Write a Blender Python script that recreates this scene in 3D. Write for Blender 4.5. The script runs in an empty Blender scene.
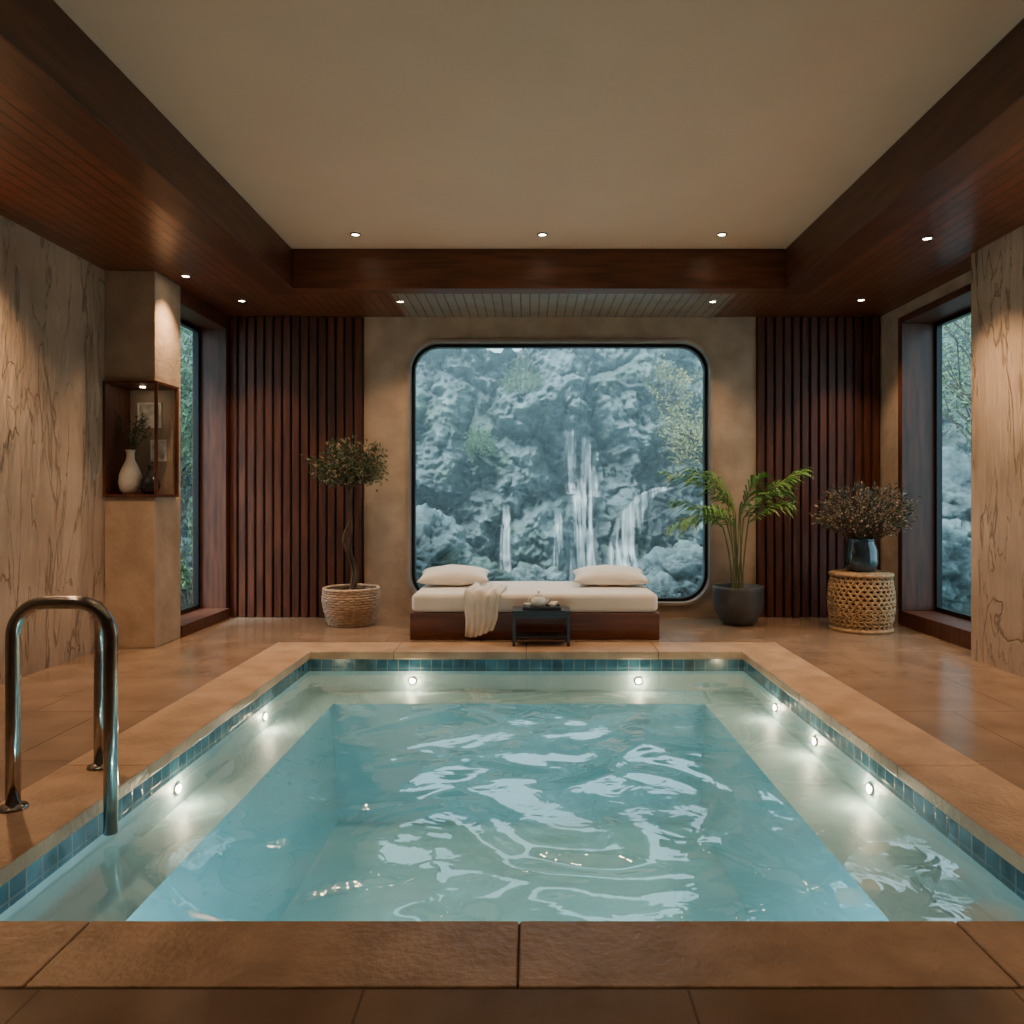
import bpy, bmesh, math, random
from mathutils import Vector, Matrix, noise
random.seed(7)
S = bpy.context.scene
COL = S.collection
R = random.random
def U(a, b): return a + (b - a) * R()

# ------------------------------------------------------------------ materials
def newmat(name):
    m = bpy.data.materials.new(name); m.use_nodes = True
    nt = m.node_tree
    return m, nt, nt.nodes, nt.links, nt.nodes["Principled BSDF"]

def mk(name, c1, c2=None, scale=4, rough=.6, bump=0., stretch=(1, 1, 1), metal=0., detail=6, bscale=None,
       rough2=None, lo=.35, hi=.65, spec=.5, bdist=.02, distort=0., sub=0., coat=0.):
    m, nt, N, L, P = newmat(name)
    P.inputs['Roughness'].default_value = rough
    P.inputs['Metallic'].default_value = metal
    P.inputs['Specular IOR Level'].default_value = spec
    P.inputs['Coat Weight'].default_value = coat
    P.inputs['Coat Roughness'].default_value = .2
    c2 = c2 or tuple(x * .8 for x in c1)
    tc = N.new('ShaderNodeTexCoord'); mp = N.new('ShaderNodeMapping')
    mp.inputs['Scale'].default_value = stretch
    L.new(tc.outputs['Object'], mp.inputs['Vector'])
    nz = N.new('ShaderNodeTexNoise'); nz.inputs['Scale'].default_value = scale
    nz.inputs['Detail'].default_value = detail; nz.inputs['Distortion'].default_value = distort
    L.new(mp.outputs[0], nz.inputs['Vector'])
    cr = N.new('ShaderNodeValToRGB')
    cr.color_ramp.elements[0].position = lo; cr.color_ramp.elements[1].position = hi
    cr.color_ramp.elements[0].color = (*c2, 1); cr.color_ramp.elements[1].color = (*c1, 1)
    L.new(nz.outputs['Fac'], cr.inputs[0]); L.new(cr.outputs[0], P.inputs['Base Color'])
    if rough2 is not None:
        mr = N.new('ShaderNodeMapRange'); mr.inputs['From Min'].default_value = .3; mr.inputs['From Max'].default_value = .7
        mr.inputs['To Min'].default_value = rough; mr.inputs['To Max'].default_value = rough2
        L.new(nz.outputs['Fac'], mr.inputs['Value']); L.new(mr.outputs[0], P.inputs['Roughness'])
    if bump:
        n2 = N.new('ShaderNodeTexNoise'); n2.inputs['Scale'].default_value = bscale or scale * 6
        n2.inputs['Detail'].default_value = 5
        L.new(mp.outputs[0], n2.inputs['Vector'])
        b = N.new('ShaderNodeBump'); b.inputs['Strength'].default_value = bump; b.inputs['Distance'].default_value = bdist
        L.new(n2.outputs['Fac'], b.inputs['Height']); L.new(b.outputs[0], P.inputs['Normal'])
    return m

def emis(name, col, st):
    m, nt, N, L, P = newmat(name)
    P.inputs['Base Color'].default_value = (*col, 1)
    P.inputs['Emission Color'].default_value = (*col, 1); P.inputs['Emission Strength'].default_value = st
    return m

def stone_mat():
    m, nt, N, L, P = newmat("veined_stone")
    P.inputs['Roughness'].default_value = .5
    tc = N.new('ShaderNodeTexCoord')
    n1 = N.new('ShaderNodeTexNoise'); n1.inputs['Scale'].default_value = 1.6; n1.inputs['Detail'].default_value = 10
    L.new(tc.outputs['Object'], n1.inputs['Vector'])
    cr = N.new('ShaderNodeValToRGB'); cr.color_ramp.elements[0].position = .3; cr.color_ramp.elements[1].position = .7
    cr.color_ramp.elements[0].color = (.34, .24, .17, 1); cr.color_ramp.elements[1].color = (.56, .42, .31, 1)
    L.new(n1.outputs['Fac'], cr.inputs[0])
    mp = N.new('ShaderNodeMapping'); mp.inputs['Rotation'].default_value = (.42, 0, 0); mp.inputs['Scale'].default_value = (1, 2.1, .45)
    L.new(tc.outputs['Object'], mp.inputs['Vector'])
    masks = []
    for sc, w in ((1.1, .009), (2.3, .008)):
        n = N.new('ShaderNodeTexNoise'); n.inputs['Scale'].default_value = sc; n.inputs['Detail'].default_value = 7
        n.inputs['Distortion'].default_value = .7
        L.new(mp.outputs[0], n.inputs['Vector'])
        s = N.new('ShaderNodeMath'); s.operation = 'SUBTRACT'; s.inputs[1].default_value = .5; L.new(n.outputs['Fac'], s.inputs[0])
        a = N.new('ShaderNodeMath'); a.operation = 'ABSOLUTE'; L.new(s.outputs[0], a.inputs[0])
        r = N.new('ShaderNodeMapRange'); r.inputs['From Min'].default_value = 0; r.inputs['From Max'].default_value = w
        r.inputs['To Min'].default_value = 1; r.inputs['To Max'].default_value = 0
        L.new(a.outputs[0], r.inputs['Value']); masks.append(r)
    mx = N.new('ShaderNodeMath'); mx.operation = 'MAXIMUM'
    L.new(masks[0].outputs[0], mx.inputs[0]); L.new(masks[1].outputs[0], mx.inputs[1])
    ml = N.new('ShaderNodeMath'); ml.operation = 'MULTIPLY'; ml.inputs[1].default_value = .6; L.new(mx.outputs[0], ml.inputs[0])
    mix = N.new('ShaderNodeMix'); mix.data_type = 'RGBA'
    L.new(ml.outputs[0], mix.inputs['Factor']); L.new(cr.outputs[0], mix.inputs['A']); mix.inputs['B'].default_value = (.12, .08, .05, 1)
    L.new(mix.outputs['Result'], P.inputs['Base Color'])
    b = N.new('ShaderNodeBump'); b.inputs['Strength'].default_value = .8; b.inputs['Distance'].default_value = .012; b.invert = True
    L.new(mx.outputs[0], b.inputs['Height'])
    n3 = N.new('ShaderNodeTexNoise'); n3.inputs['Scale'].default_value = 7; n3.inputs['Detail'].default_value = 9
    L.new(mp.outputs[0], n3.inputs['Vector'])
    b2 = N.new('ShaderNodeBump'); b2.inputs['Strength'].default_value = .9; b2.inputs['Distance'].default_value = .025
    L.new(n3.outputs['Fac'], b2.inputs['Height']); L.new(b.outputs[0], b2.inputs['Normal']); L.new(b2.outputs[0], P.inputs['Normal'])
    return m

def brick_mat(name, c1, c2, cm, w, h, mortar, rough, offset=.5, axes='XY', noise_s=5, noise_amt=.5, bump=.4, shift=(0, 0, 0), coat=0., spec=.5):
    m, nt, N, L, P = newmat(name)
    P.inputs['Roughness'].default_value = rough; P.inputs['Coat Weight'].default_value = coat
    P.inputs['Specular IOR Level'].default_value = spec
    tc = N.new('ShaderNodeTexCoord'); sp = N.new('ShaderNodeSeparateXYZ'); cb = N.new('ShaderNodeCombineXYZ')
    mp = N.new('ShaderNodeMapping'); mp.inputs['Location'].default_value = shift
    L.new(tc.outputs['Object'], mp.inputs[0]); L.new(mp.outputs[0], sp.inputs[0])
    for i, a in enumerate(axes): L.new(sp.outputs[a], cb.inputs[i])
    br = N.new('ShaderNodeTexBrick'); br.inputs['Scale'].default_value = 1
    br.inputs['Brick Width'].default_value = w; br.inputs['Row Height'].default_value = h
    br.inputs['Mortar Size'].default_value = mortar; br.inputs['Mortar Smooth'].default_value = .2
    br.inputs['Color1'].default_value = (*c1, 1); br.inputs['Color2'].default_value = (*c2, 1); br.inputs['Mortar'].default_value = (*cm, 1)
    br.offset = offset
    L.new(cb.outputs[0], br.inputs['Vector'])
    nz = N.new('ShaderNodeTexNoise'); nz.inputs['Scale'].default_value = noise_s; nz.inputs['Detail'].default_value = 8
    L.new(tc.outputs['Object'], nz.inputs['Vector'])
    mr = N.new('ShaderNodeMapRange'); mr.inputs['From Min'].default_value = .3; mr.inputs['From Max'].default_value = .7
    mr.inputs['To Min'].default_value = 1 - noise_amt; mr.inputs['To Max'].default_value = 1 + noise_amt * .4
    L.new(nz.outputs['Fac'], mr.inputs['Value'])
    mix = N.new('ShaderNodeVectorMath'); mix.operation = 'SCALE'
    L.new(br.outputs['Color'], mix.inputs[0]); L.new(mr.outputs[0], mix.inputs['Scale'])
    L.new(mix.outputs[0], P.inputs['Base Color'])
    b = N.new('ShaderNodeBump'); b.inputs['Strength'].default_value = bump; b.inputs['Distance'].default_value = .006; b.invert = True
    L.new(br.outputs['Fac'], b.inputs['Height'])
    n2 = N.new('ShaderNodeTexNoise'); n2.inputs['Scale'].default_value = 14; n2.inputs['Detail'].default_value = 6
    L.new(tc.outputs['Object'], n2.inputs['Vector'])
    b2 = N.new('ShaderNodeBump'); b2.inputs['Strength'].default_value = bump * .5; b2.inputs['Distance'].default_value = .01
    L.new(n2.outputs['Fac'], b2.inputs['Height']); L.new(b.outputs[0], b2.inputs['Normal']); L.new(b2.outputs[0], P.inputs['Normal'])
    return m

def rock_mat():
    m, nt, N, L, P = newmat("wet_rock")
    P.inputs['Roughness'].default_value = .42
    tc = N.new('ShaderNodeTexCoord')
    n1 = N.new('ShaderNodeTexNoise'); n1.inputs['Scale'].default_value = 3.2; n1.inputs['Detail'].default_value = 15; n1.inputs['Roughness'].default_value = .74
    L.new(tc.outputs['Object'], n1.inputs['Vector'])
    cr = N.new('ShaderNodeValToRGB'); e = cr.color_ramp.elements
    e[0].position = .34; e[0].color = (.07, .115, .13, 1); e[1].position = .68; e[1].color = (.36, .45, .46, 1)
    L.new(n1.outputs['Fac'], cr.inputs[0])
    n4 = N.new('ShaderNodeTexNoise'); n4.inputs['Scale'].default_value = 1.0; n4.inputs['Detail'].default_value = 10; n4.inputs['Roughness'].default_value = .65
    L.new(tc.outputs['Object'], n4.inputs['Vector'])
    r4 = N.new('ShaderNodeMapRange'); r4.inputs['From Min'].default_value = .52; r4.inputs['From Max'].default_value = .62; r4.inputs['To Max'].default_value = .65
    L.new(n4.outputs['Fac'], r4.inputs['Value'])
    mix = N.new('ShaderNodeMix'); mix.data_type = 'RGBA'; mix.inputs['B'].default_value = (.13, .21, .11, 1)
    L.new(r4.outputs[0], mix.inputs['Factor']); L.new(cr.outputs[0], mix.inputs['A'])
    at = N.new('ShaderNodeAttribute'); at.attribute_name = "cavity_shade"
    sc = N.new('ShaderNodeVectorMath'); sc.operation = 'SCALE'; L.new(mix.outputs['Result'], sc.inputs[0]); L.new(at.outputs['Fac'], sc.inputs['Scale'])  # scales the rock colour by the painted crevice shade
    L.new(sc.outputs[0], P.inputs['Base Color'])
    n2 = N.new('ShaderNodeTexNoise'); n2.inputs['Scale'].default_value = 5; n2.inputs['Detail'].default_value = 14; n2.inputs['Roughness'].default_value = .72
    L.new(tc.outputs['Object'], n2.inputs['Vector'])
    b = N.new('ShaderNodeBump'); b.inputs['Strength'].default_value = .9; b.inputs['Distance'].default_value = .09
    L.new(n2.outputs['Fac'], b.inputs['Height']); L.new(b.outputs[0], P.inputs['Normal'])
    return m

def glass_mat():
    m, nt, N, L, P = newmat("window_glass")
    N.remove(P); out = N['Material Output']
    t = N.new('ShaderNodeBsdfTransparent'); t.inputs[0].default_value = (.95, .98, .98, 1)
    g = N.new('ShaderNodeBsdfGlossy'); g.inputs['Roughness'].default_value = .02
    lw = N.new('ShaderNodeLayerWeight'); lw.inputs[0].default_value = .5
    pw = N.new('ShaderNodeMath'); pw.operation = 'POWER'; pw.inputs[1].default_value = 5; L.new(lw.outputs['Facing'], pw.inputs[0])
    ad = N.new('ShaderNodeMath'); ad.operation = 'MULTIPLY_ADD'; ad.inputs[1].default_value = .6; ad.inputs[2].default_value = .025; L.new(pw.outputs[0], ad.inputs[0])
    mx = N.new('ShaderNodeMixShader'); L.new(ad.outputs[0], mx.inputs[0]); L.new(t.outputs[0], mx.inputs[1]); L.new(g.outputs[0], mx.inputs[2])
    L.new(mx.outputs[0], out.inputs[0]); return m

def water_mat():
    m, nt, N, L, P = newmat("pool_water")
    N.remove(P); out = N['Material Output']
    tc = N.new('ShaderNodeTexCoord')
    def zone(c, a, b_, lo=0.):
        vm = N.new('ShaderNodeVectorMath'); vm.operation = 'DISTANCE'; vm.inputs[1].default_value = c
        L.new(tc.outputs['Object'], vm.inputs[0])
        r = N.new('ShaderNodeMapRange'); r.interpolation_type = 'SMOOTHSTEP'; r.inputs['From Min'].default_value = a; r.inputs['From Max'].default_value = b_
        r.inputs['To Min'].default_value = 1; r.inputs['To Max'].default_value = lo
        L.new(vm.outputs['Value'], r.inputs['Value']); return r
    r2 = zone((.25, 3.4, -.12), .8, 2.1, .10)
    n1 = N.new('ShaderNodeTexNoise'); n1.inputs['Scale'].default_value = 1.45; n1.inputs['Detail'].default_value = .8; n1.inputs['Distortion'].default_value = 1.5
    L.new(tc.outputs['Object'], n1.inputs['Vector'])
    n2 = N.new('ShaderNodeTexNoise'); n2.inputs['Scale'].default_value = 6; n2.inputs['Detail'].default_value = 2; n2.inputs['Distortion'].default_value = .8
    L.new(tc.outputs['Object'], n2.inputs['Vector'])
    h1 = N.new('ShaderNodeMath'); h1.operation = 'MULTIPLY'; L.new(n1.outputs['Fac'], h1.inputs[0]); L.new(r2.outputs[0], h1.inputs[1])
    h2 = N.new('ShaderNodeMath'); h2.operation = 'MULTIPLY'; L.new(n2.outputs['Fac'], h2.inputs[0]); L.new(r2.outputs[0], h2.inputs[1])
    b1 = N.new('ShaderNodeBump'); b1.inputs['Strength'].default_value = 1; b1.inputs['Distance'].default_value = .095
    L.new(h1.outputs[0], b1.inputs['Height'])
    b2 = N.new('ShaderNodeBump'); b2.inputs['Strength'].default_value = 1; b2.inputs['Distance'].default_value = .006
    L.new(h2.outputs[0], b2.inputs['Height']); L.new(b1.outputs[0], b2.inputs['Normal'])
    t = N.new('ShaderNodeBsdfTransparent'); t.inputs[0].default_value = (.78, .93, .96, 1)
    g = N.new('ShaderNodeBsdfGlossy'); g.inputs['Roughness'].default_value = .03; L.new(b2.outputs[0], g.inputs['Normal'])
    lw = N.new('ShaderNodeLayerWeight'); lw.inputs[0].default_value = .5
    pw = N.new('ShaderNodeMath'); pw.operation = 'POWER'; pw.inputs[1].default_value = 2.2; L.new(lw.outputs['Facing'], pw.inputs[0])
    ad = N.new('ShaderNodeMath'); ad.operation = 'MULTIPLY_ADD'; ad.inputs[1].default_value = .72; ad.inputs[2].default_value = .07; L.new(pw.outputs[0], ad.inputs[0])
    mx = N.new('ShaderNodeMixShader'); L.new(ad.outputs[0], mx.inputs[0]); L.new(t.outputs[0], mx.inputs[1]); L.new(g.outputs[0], mx.inputs[2])
    d = N.new('ShaderNodeBsdfDiffuse'); d.inputs[0].default_value = (.42, .86, 1.0, 1)
    L.new(b2.outputs[0], d.inputs['Normal'])
    n3 = N.new('ShaderNodeTexNoise'); n3.inputs['Scale'].default_value = 1.3; n3.inputs['Detail'].default_value = 3; n3.inputs['Distortion'].default_value = .9
    mp = N.new('ShaderNodeMapping'); mp.inputs['Scale'].default_value = (.8, 1.2, 1); mp.inputs['Location'].default_value = (3.1, .7, 0)
    L.new(tc.outputs['Object'], mp.inputs[0]); L.new(mp.outputs[0], n3.inputs['Vector'])
    r = N.new('ShaderNodeMapRange'); r.interpolation_type = 'SMOOTHSTEP'; r.inputs['From Min'].default_value = .40; r.inputs['From Max'].default_value = .70
    r.inputs['To Min'].default_value = .06; r.inputs['To Max'].default_value = .26
    L.new(n3.outputs['Fac'], r.inputs['Value'])
    mu = N.new('ShaderNodeMath'); mu.operation = 'MULTIPLY'; L.new(r.outputs[0], mu.inputs[0]); L.new(r2.outputs[0], mu.inputs[1])
    m2 = N.new('ShaderNodeMixShader'); L.new(mu.outputs[0], m2.inputs[0]); L.new(mx.outputs[0], m2.inputs[1]); L.new(d.outputs[0], m2.inputs[2])
    L.new(m2.outputs[0], out.inputs[0]); return m

def fall_mat():
    m, nt, N, L, P = newmat("falling_water")
    N.remove(P); out = N['Material Output']
    tc = N.new('ShaderNodeTexCoord'); mp = N.new('ShaderNodeMapping'); mp.inputs['Scale'].default_value = (13, 2, .6)
    L.new(tc.outputs['Object'], mp.inputs[0])
    n = N.new('ShaderNodeTexNoise'); n.inputs['Scale'].default_value = 1.6; n.inputs['Detail'].default_value = 6
    L.new(mp.outputs[0], n.inputs['Vector'])
    at = N.new('ShaderNodeAttribute'); at.attribute_name = "edge"
    r = N.new('ShaderNodeMapRange'); r.inputs['From Min'].default_value = .36; r.inputs['From Max'].default_value = .66; r.inputs['To Max'].default_value = .92
    L.new(n.outputs['Fac'], r.inputs['Value'])
    mu = N.new('ShaderNodeMath'); mu.operation = 'MULTIPLY'; L.new(r.outputs[0], mu.inputs[0]); L.new(at.outputs['Fac'], mu.inputs[1])
    t = N.new('ShaderNodeBsdfTransparent'); d = N.new('ShaderNodeBsdfDiffuse'); d.inputs[0].default_value = (.93, .98, 1, 1)
    d2 = N.new('ShaderNodeBsdfTranslucent'); d2.inputs[0].default_value = (.8, .88, .9, 1)
    am = N.new('ShaderNodeMixShader'); am.inputs[0].default_value = .3; L.new(d.outputs[0], am.inputs[1]); L.new(d2.outputs[0], am.inputs[2])
    mx = N.new('ShaderNodeMixShader'); L.new(mu.outputs[0], mx.inputs[0]); L.new(t.outputs[0], mx.inputs[1]); L.new(am.outputs[0], mx.inputs[2])
    L.new(mx.outputs[0], out.inputs[0]); return m

M = {}
M['stone'] = stone_mat()
M['plaster'] = mk("mottled_plaster", (.46, .345, .25), (.34, .25, .18), 4, .7, .3, bscale=22, detail=10)
M['wood'] = mk("walnut_slat_wood", (.115, .032, .014), (.05, .014, .007), 5, .45, .15, stretch=(5, 5, .5))
M['woodY'] = mk("walnut_beam_wood", (.11, .034, .016), (.055, .017, .008), 5, .38, .15, stretch=(5, .5, 5))
M['woodX'] = mk("walnut_cross_wood", (.16, .050, .022), (.08, .024, .011), 5, .38, .15, stretch=(.5, 5, 5))
M['dark'] = mk("dark_backing", (.035, .012, .007), None, 4, .7)
M['plank'] = brick_mat("soffit_planks", (.19, .056, .024), (.145, .042, .018), (.025, .009, .005), .085, 40, .006, .33, 0, 'XY', 6, .35, .6)
M['plankdaylit'] = brick_mat("daylit_soffit_planks", (.28, .235, .19), (.25, .205, .165), (.07, .05, .04), .085, 40, .006, .35, 0, 'XY', 6, .2, .6)  # same planks, made paler: window daylight painted into the colour
M['ceil'] = mk("cream_ceiling_paint", (.70, .50, .365), (.67, .475, .345), 2, .8)
M['floor'] = brick_mat("brown_stone_floor", (.265, .18, .125), (.24, .165, .115), (.13, .09, .06), .79, .79, .004, .19, .5, 'XY', 3, .3, .28, shift=(-.37 + .79 + .38, -1.83 + .79 * 3, 0))
M['coping'] = mk("sandstone_coping", (.50, .335, .215), (.34, .22, .135), 5, .38, .4, bscale=40, detail=9)
M['basin'] = mk("pool_plaster", (.52, .69, .71), (.45, .63, .66), 1.6, .5, .1)
M['deep'] = mk("deep_pool_plaster", (.44, .78, .86), (.32, .68, .78), .9, .5, .1, distort=.8)
M['mosaicX'] = brick_mat("blue_mosaic_x", (.03, .10, .155), (.06, .17, .235), (.20, .24, .25), .085, .07, .004, .15, 0, 'XZ', 7, .6, .4, coat=.3, shift=(0, 0, .127))
M['mosaicY'] = brick_mat("blue_mosaic_y", (.03, .10, .155), (.06, .17, .235), (.20, .24, .25), .085, .07, .004, .15, 0, 'YZ', 7, .6, .4, coat=.3, shift=(0, 0, .127))
M['water'] = water_mat()
M['glass'] = glass_mat()
M['blackmetal'] = mk("black_metal", (.02, .02, .022), None, 5, .35, metal=.6)
M['pewter'] = mk("pewter_bezel", (.50, .43, .37), (.42, .36, .31), 5, .35, metal=.6)
M['steel'] = mk("brushed_steel", (.42, .40, .38), (.34, .32, .31), 30, .18, metal=1.)
M['cream'] = mk("cream_linen", (.86, .80, .73), (.80, .74, .67), 6, .85, .2, bscale=120, bdist=.003)
M['white'] = mk("white_linen", (.90, .86, .80), (.86, .81, .75), 6, .85, .2, bscale=120, bdist=.003)
M['towel'] = mk("terry_towel", (.86, .79, .70), (.76, .69, .6), 12, .95, .6, bscale=150, bdist=.006)
M['black'] = mk("black_lacquer", (.02, .016, .014), None, 5, .3)
M['porc'] = mk("porcelain", (.80, .76, .70), (.72, .68, .62), 8, .3)
M['darkglaze'] = mk("dark_glaze", (.02, .022, .025), (.01, .01, .012), 8, .12)
M['bluevase'] = mk("smoked_blue_glaze", (.03, .06, .08), (.012, .02, .028), 6, .1, coat=.5)
M['potgrey'] = mk("charcoal_ceramic", (.085, .085, .085), (.05, .05, .052), 7, .5, .1)
M['whitevase'] = mk("white_ceramic", (.72, .67, .60), (.62, .57, .5), 9, .55, .2, bscale=50)
M['wicker'] = mk("pale_wicker", (.58, .42, .30), (.40, .27, .18), 30, .7, .3)
M['straw'] = mk("honey_wicker", (.46, .30, .15), (.30, .18, .085), 30, .65, .3)
M['wickerdark'] = mk("dark_wicker_core", (.11, .06, .028), None, 30, .8)
M['soil'] = mk("soil", (.05, .032, .02), (.02, .012, .008), 30, .95, .8)
M['bark'] = mk("bark", (.12, .08, .05), (.06, .04, .025), 20, .9, .5, stretch=(1, 1, .3))
M['leafdark'] = mk("dark_leaf", (.09, .13, .05), (.045, .07, .03), 9, .5)
M['leafgrey'] = mk("sage_leaf", (.11, .12, .065), (.055, .06, .032), 9, .6)
M['blossom'] = mk("dusty_blossom", (.40, .28, .20), (.26, .17, .11), 9, .7)
M['palm'] = mk("palm_leaf", (.15, .34, .06), (.08, .19, .035), 6, .4)
M['stem'] = mk("palm_stem", (.20, .22, .08), (.12, .14, .05), 6, .5)
M['paper'] = mk("print_paper", (.80, .74, .66), (.42, .36, .3), 14, .8, detail=2)
M['lamp'] = emis("lamp_glow", (1, .80, .52), 40)
M['poollamp'] = emis("pool_lamp_glow", (1, .76, .46), 45)
M['rock'] = rock_mat()
M['moss'] = mk("garden_ground", (.14, .17, .12), (.07, .09, .07), 3, .9, .6)
M['fall'] = fall_mat()
M['leafout'] = mk("outdoor_leaf", (.19, .29, .15), (.10, .18, .09), 2, .7)
M['leafgold'] = mk("autumn_leaf", (.44, .41, .17), (.28, .31, .14), 2, .7)
M['extstream'] = mk("stream_water", (.10, .18, .20), (.07, .13, .15), 3, .12, .5)
def mist_mat():
    m, nt, N, L, P = newmat("waterfall_mist"); N.remove(P)
    v = N.new('ShaderNodeVolumeScatter'); v.inputs['Color'].default_value = (.70, .92, 1.0, 1); v.inputs['Density'].default_value = .045
    L.new(v.outputs[0], N['Material Output'].inputs['Volume']); return m
M['mist'] = mist_mat()

# ------------------------------------------------------------------ mesh helpers
def obj(name, verts, faces, mat=None, smooth=False, parent=None, mats=None, fm=None):
    me = bpy.data.meshes.new(name); me.from_pydata([tuple(v) for v in verts], [], faces); me.update()
    o = bpy.data.objects.new(name, me); COL.objects.link(o)
    for mm in (mats or [mat]): me.materials.append(mm)
    if fm: 
        for p, k in zip(me.polygons, fm): p.material_index = k
    if smooth:
        for p in me.polygons: p.use_smooth = True
    if parent: o.parent = parent; o.matrix_parent_inverse = Matrix.Translation(-parent.location)
    return o

def empty(name, loc=(0, 0, 0)):
    e = bpy.data.objects.new(name, None); e.location = loc; e.empty_display_size = .1; COL.objects.link(e); return e

def attr(o, name, vals):
    a = o.data.attributes.new(name, 'FLOAT', 'POINT'); a.data.foreach_set('value', vals)

BF = [(0, 3, 2, 1), (4, 5, 6, 7), (0, 1, 5, 4), (1, 2, 6, 5), (2, 3, 7, 6), (3, 0, 4, 7)]
class B:
    """mesh accumulator"""
    def __init__(s): s.v = []; s.f = []; s.m = []
    def add(s, vs, fs, k=0):
        o = len(s.v); s.v += [tuple(v) for v in vs]; s.f += [tuple(i + o for i in f) for f in fs]; s.m += [k] * len(fs); return s
    def box(s, x0, x1, y0, y1, z0, z1, k=0):
        return s.add([(x0, y0, z0), (x1, y0, z0), (x1, y1, z0), (x0, y1, z0), (x0, y0, z1), (x1, y0, z1), (x1, y1, z1), (x0, y1, z1)], BF, k)
    def tube(s, pts, r, n=8, k=0, closed=False, caps=True):
        pts = [Vector(p) for p in pts]; rs = r if isinstance(r, (list, tuple)) else [r] * len(pts)
        vs = []; fs = []; up = None
        L = len(pts)
        for i, p in enumerate(pts):
            if closed: t = pts[(i + 1) % L] - pts[i - 1]
            else: t = pts[min(i + 1, L - 1)] - pts[max(i - 1, 0)]
            if t.length < 1e-9: t = Vector((0, 0, 1))
            t.normalize()
            if up is None:
                a = Vector((0, 0, 1)) if abs(t.z) < .9 else Vector((1, 0, 0))
                up = (a - t * a.dot(t)).normalized()
            else:
                up = up - t * up.dot(t)
                up = up.normalized() if up.length > 1e-6 else t.orthogonal().normalized()
            sd = t.cross(up)
            for j in range(n):
                a = 2 * math.pi * j / n
                vs.append(p + (up * math.cos(a) + sd * math.sin(a)) * rs[i])
        m = L if closed else L - 1
        for i in range(m):
            for j in range(n):
                a = i * n + j; b = i * n + (j + 1) % n; i2 = (i + 1) % L
                fs.append((a, b, i2 * n + (j + 1) % n, i2 * n + j))
        if caps and not closed:
            fs.append(tuple(range(n))[::-1]); fs.append(tuple((L - 1) * n + j for j in range(n)))
        return s.add(vs, fs, k)
    def lathe(s, prof, c, n=40, k=0):
        vs = []; fs = []
        for r, z in prof:
            for j in range(n):
                a = 2 * math.pi * j / n; vs.append((c[0] + r * math.cos(a), c[1] + r * math.sin(a), c[2] + z))
        for i in range(len(prof) - 1):
            for j in range(n):
                fs.append((i * n + j, i * n + (j + 1) % n, (i + 1) * n + (j + 1) % n, (i + 1) * n + j))
        return s.add(vs, fs, k)
    def leaf(s, p, d, ln, w, k=0, nrm=None):
        d = Vector(d).normalized(); q = Vector(nrm) if nrm else Vector((U(-1, 1), U(-1, 1), U(-1, 1)))
        sd = d.cross(q)
        if sd.length < 1e-4: sd = d.orthogonal()
        sd.normalize(); p = Vector(p); nn = sd.cross(d) * w * .25
        return s.add([p, p + d * ln * .45 + sd * w / 2 + nn, p + d * ln, p + d * ln * .45 - sd * w / 2 + nn], [(0, 1, 2), (0, 2, 3)], k)
    def make(s, name, mats, smooth=False, parent=None):
        if not isinstance(mats, list): mats = [mats]
        o = obj(name, s.v, s.f, smooth=smooth, parent=parent, mats=mats, fm=s.m); return o

def bevel(o, w, seg=3, ang=30):
    m = o.modifiers.new("bevel", 'BEVEL'); m.width = w; m.segments = seg; m.limit_method = 'ANGLE'; m.angle_limit = math.radians(ang)
    if seg > 1:
        for p in o.data.polygons: p.use_smooth = True
        o.modifiers.new("wn", 'WEIGHTED_NORMAL')
    return o

def rrect(x0, x1, z0, z1, r, n=10):
    out = []
    for cx, cz, a0 in ((x1 - r, z1 - r, 0), (x0 + r, z1 - r, 90), (x0 + r, z0 + r, 180), (x1 - r, z0 + r, 270)):
        for i in range(n + 1):
            a = math.radians(a0 + 90 * i / n); out.append((cx + r * math.cos(a), cz + r * math.sin(a)))
    return out

def ring_y(b, outer, inner, y0, y1, k=0):
    n = len(outer)
    vs = [(x, y0, z) for x, z in outer] + [(x, y0, z) for x, z in inner] + [(x, y1, z) for x, z in outer] + [(x, y1, z) for x, z in inner]
    fs = []
    for i in range(n):
        j = (i + 1) % n
        fs += [(i, n + i, n + j, j), (2 * n + i, 2 * n + j, 3 * n + j, 3 * n + i), (i, j, 2 * n + j, 2 * n + i), (n + i, 3 * n + i, 3 * n + j, n + j)]
    b.add(vs, fs, k)

# ------------------------------------------------------------------ room shell
F0 = -2.2       # wall behind the camera
ZS = 3.0        # soffit height
ZC = 3.31       # cream ceiling height
PX0, PX1, PY0, PY1 = -1.70, 1.64, 2.12, 5.80     # pool opening
CX0, CX1, CY0, CY1 = -2.08, 2.02, 1.83, 6.18     # coping outer
b = B()
b.box(-3.6, CX0, F0, 7.8, -.06, 0).box(CX1, 3.95, F0, 7.8, -.06, 0).box(CX0, CX1, F0, CY0, -.06, 0).box(CX0, CX1, CY1, 7.8, -.06, 0)
b.make("floor", M['floor'])

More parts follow.
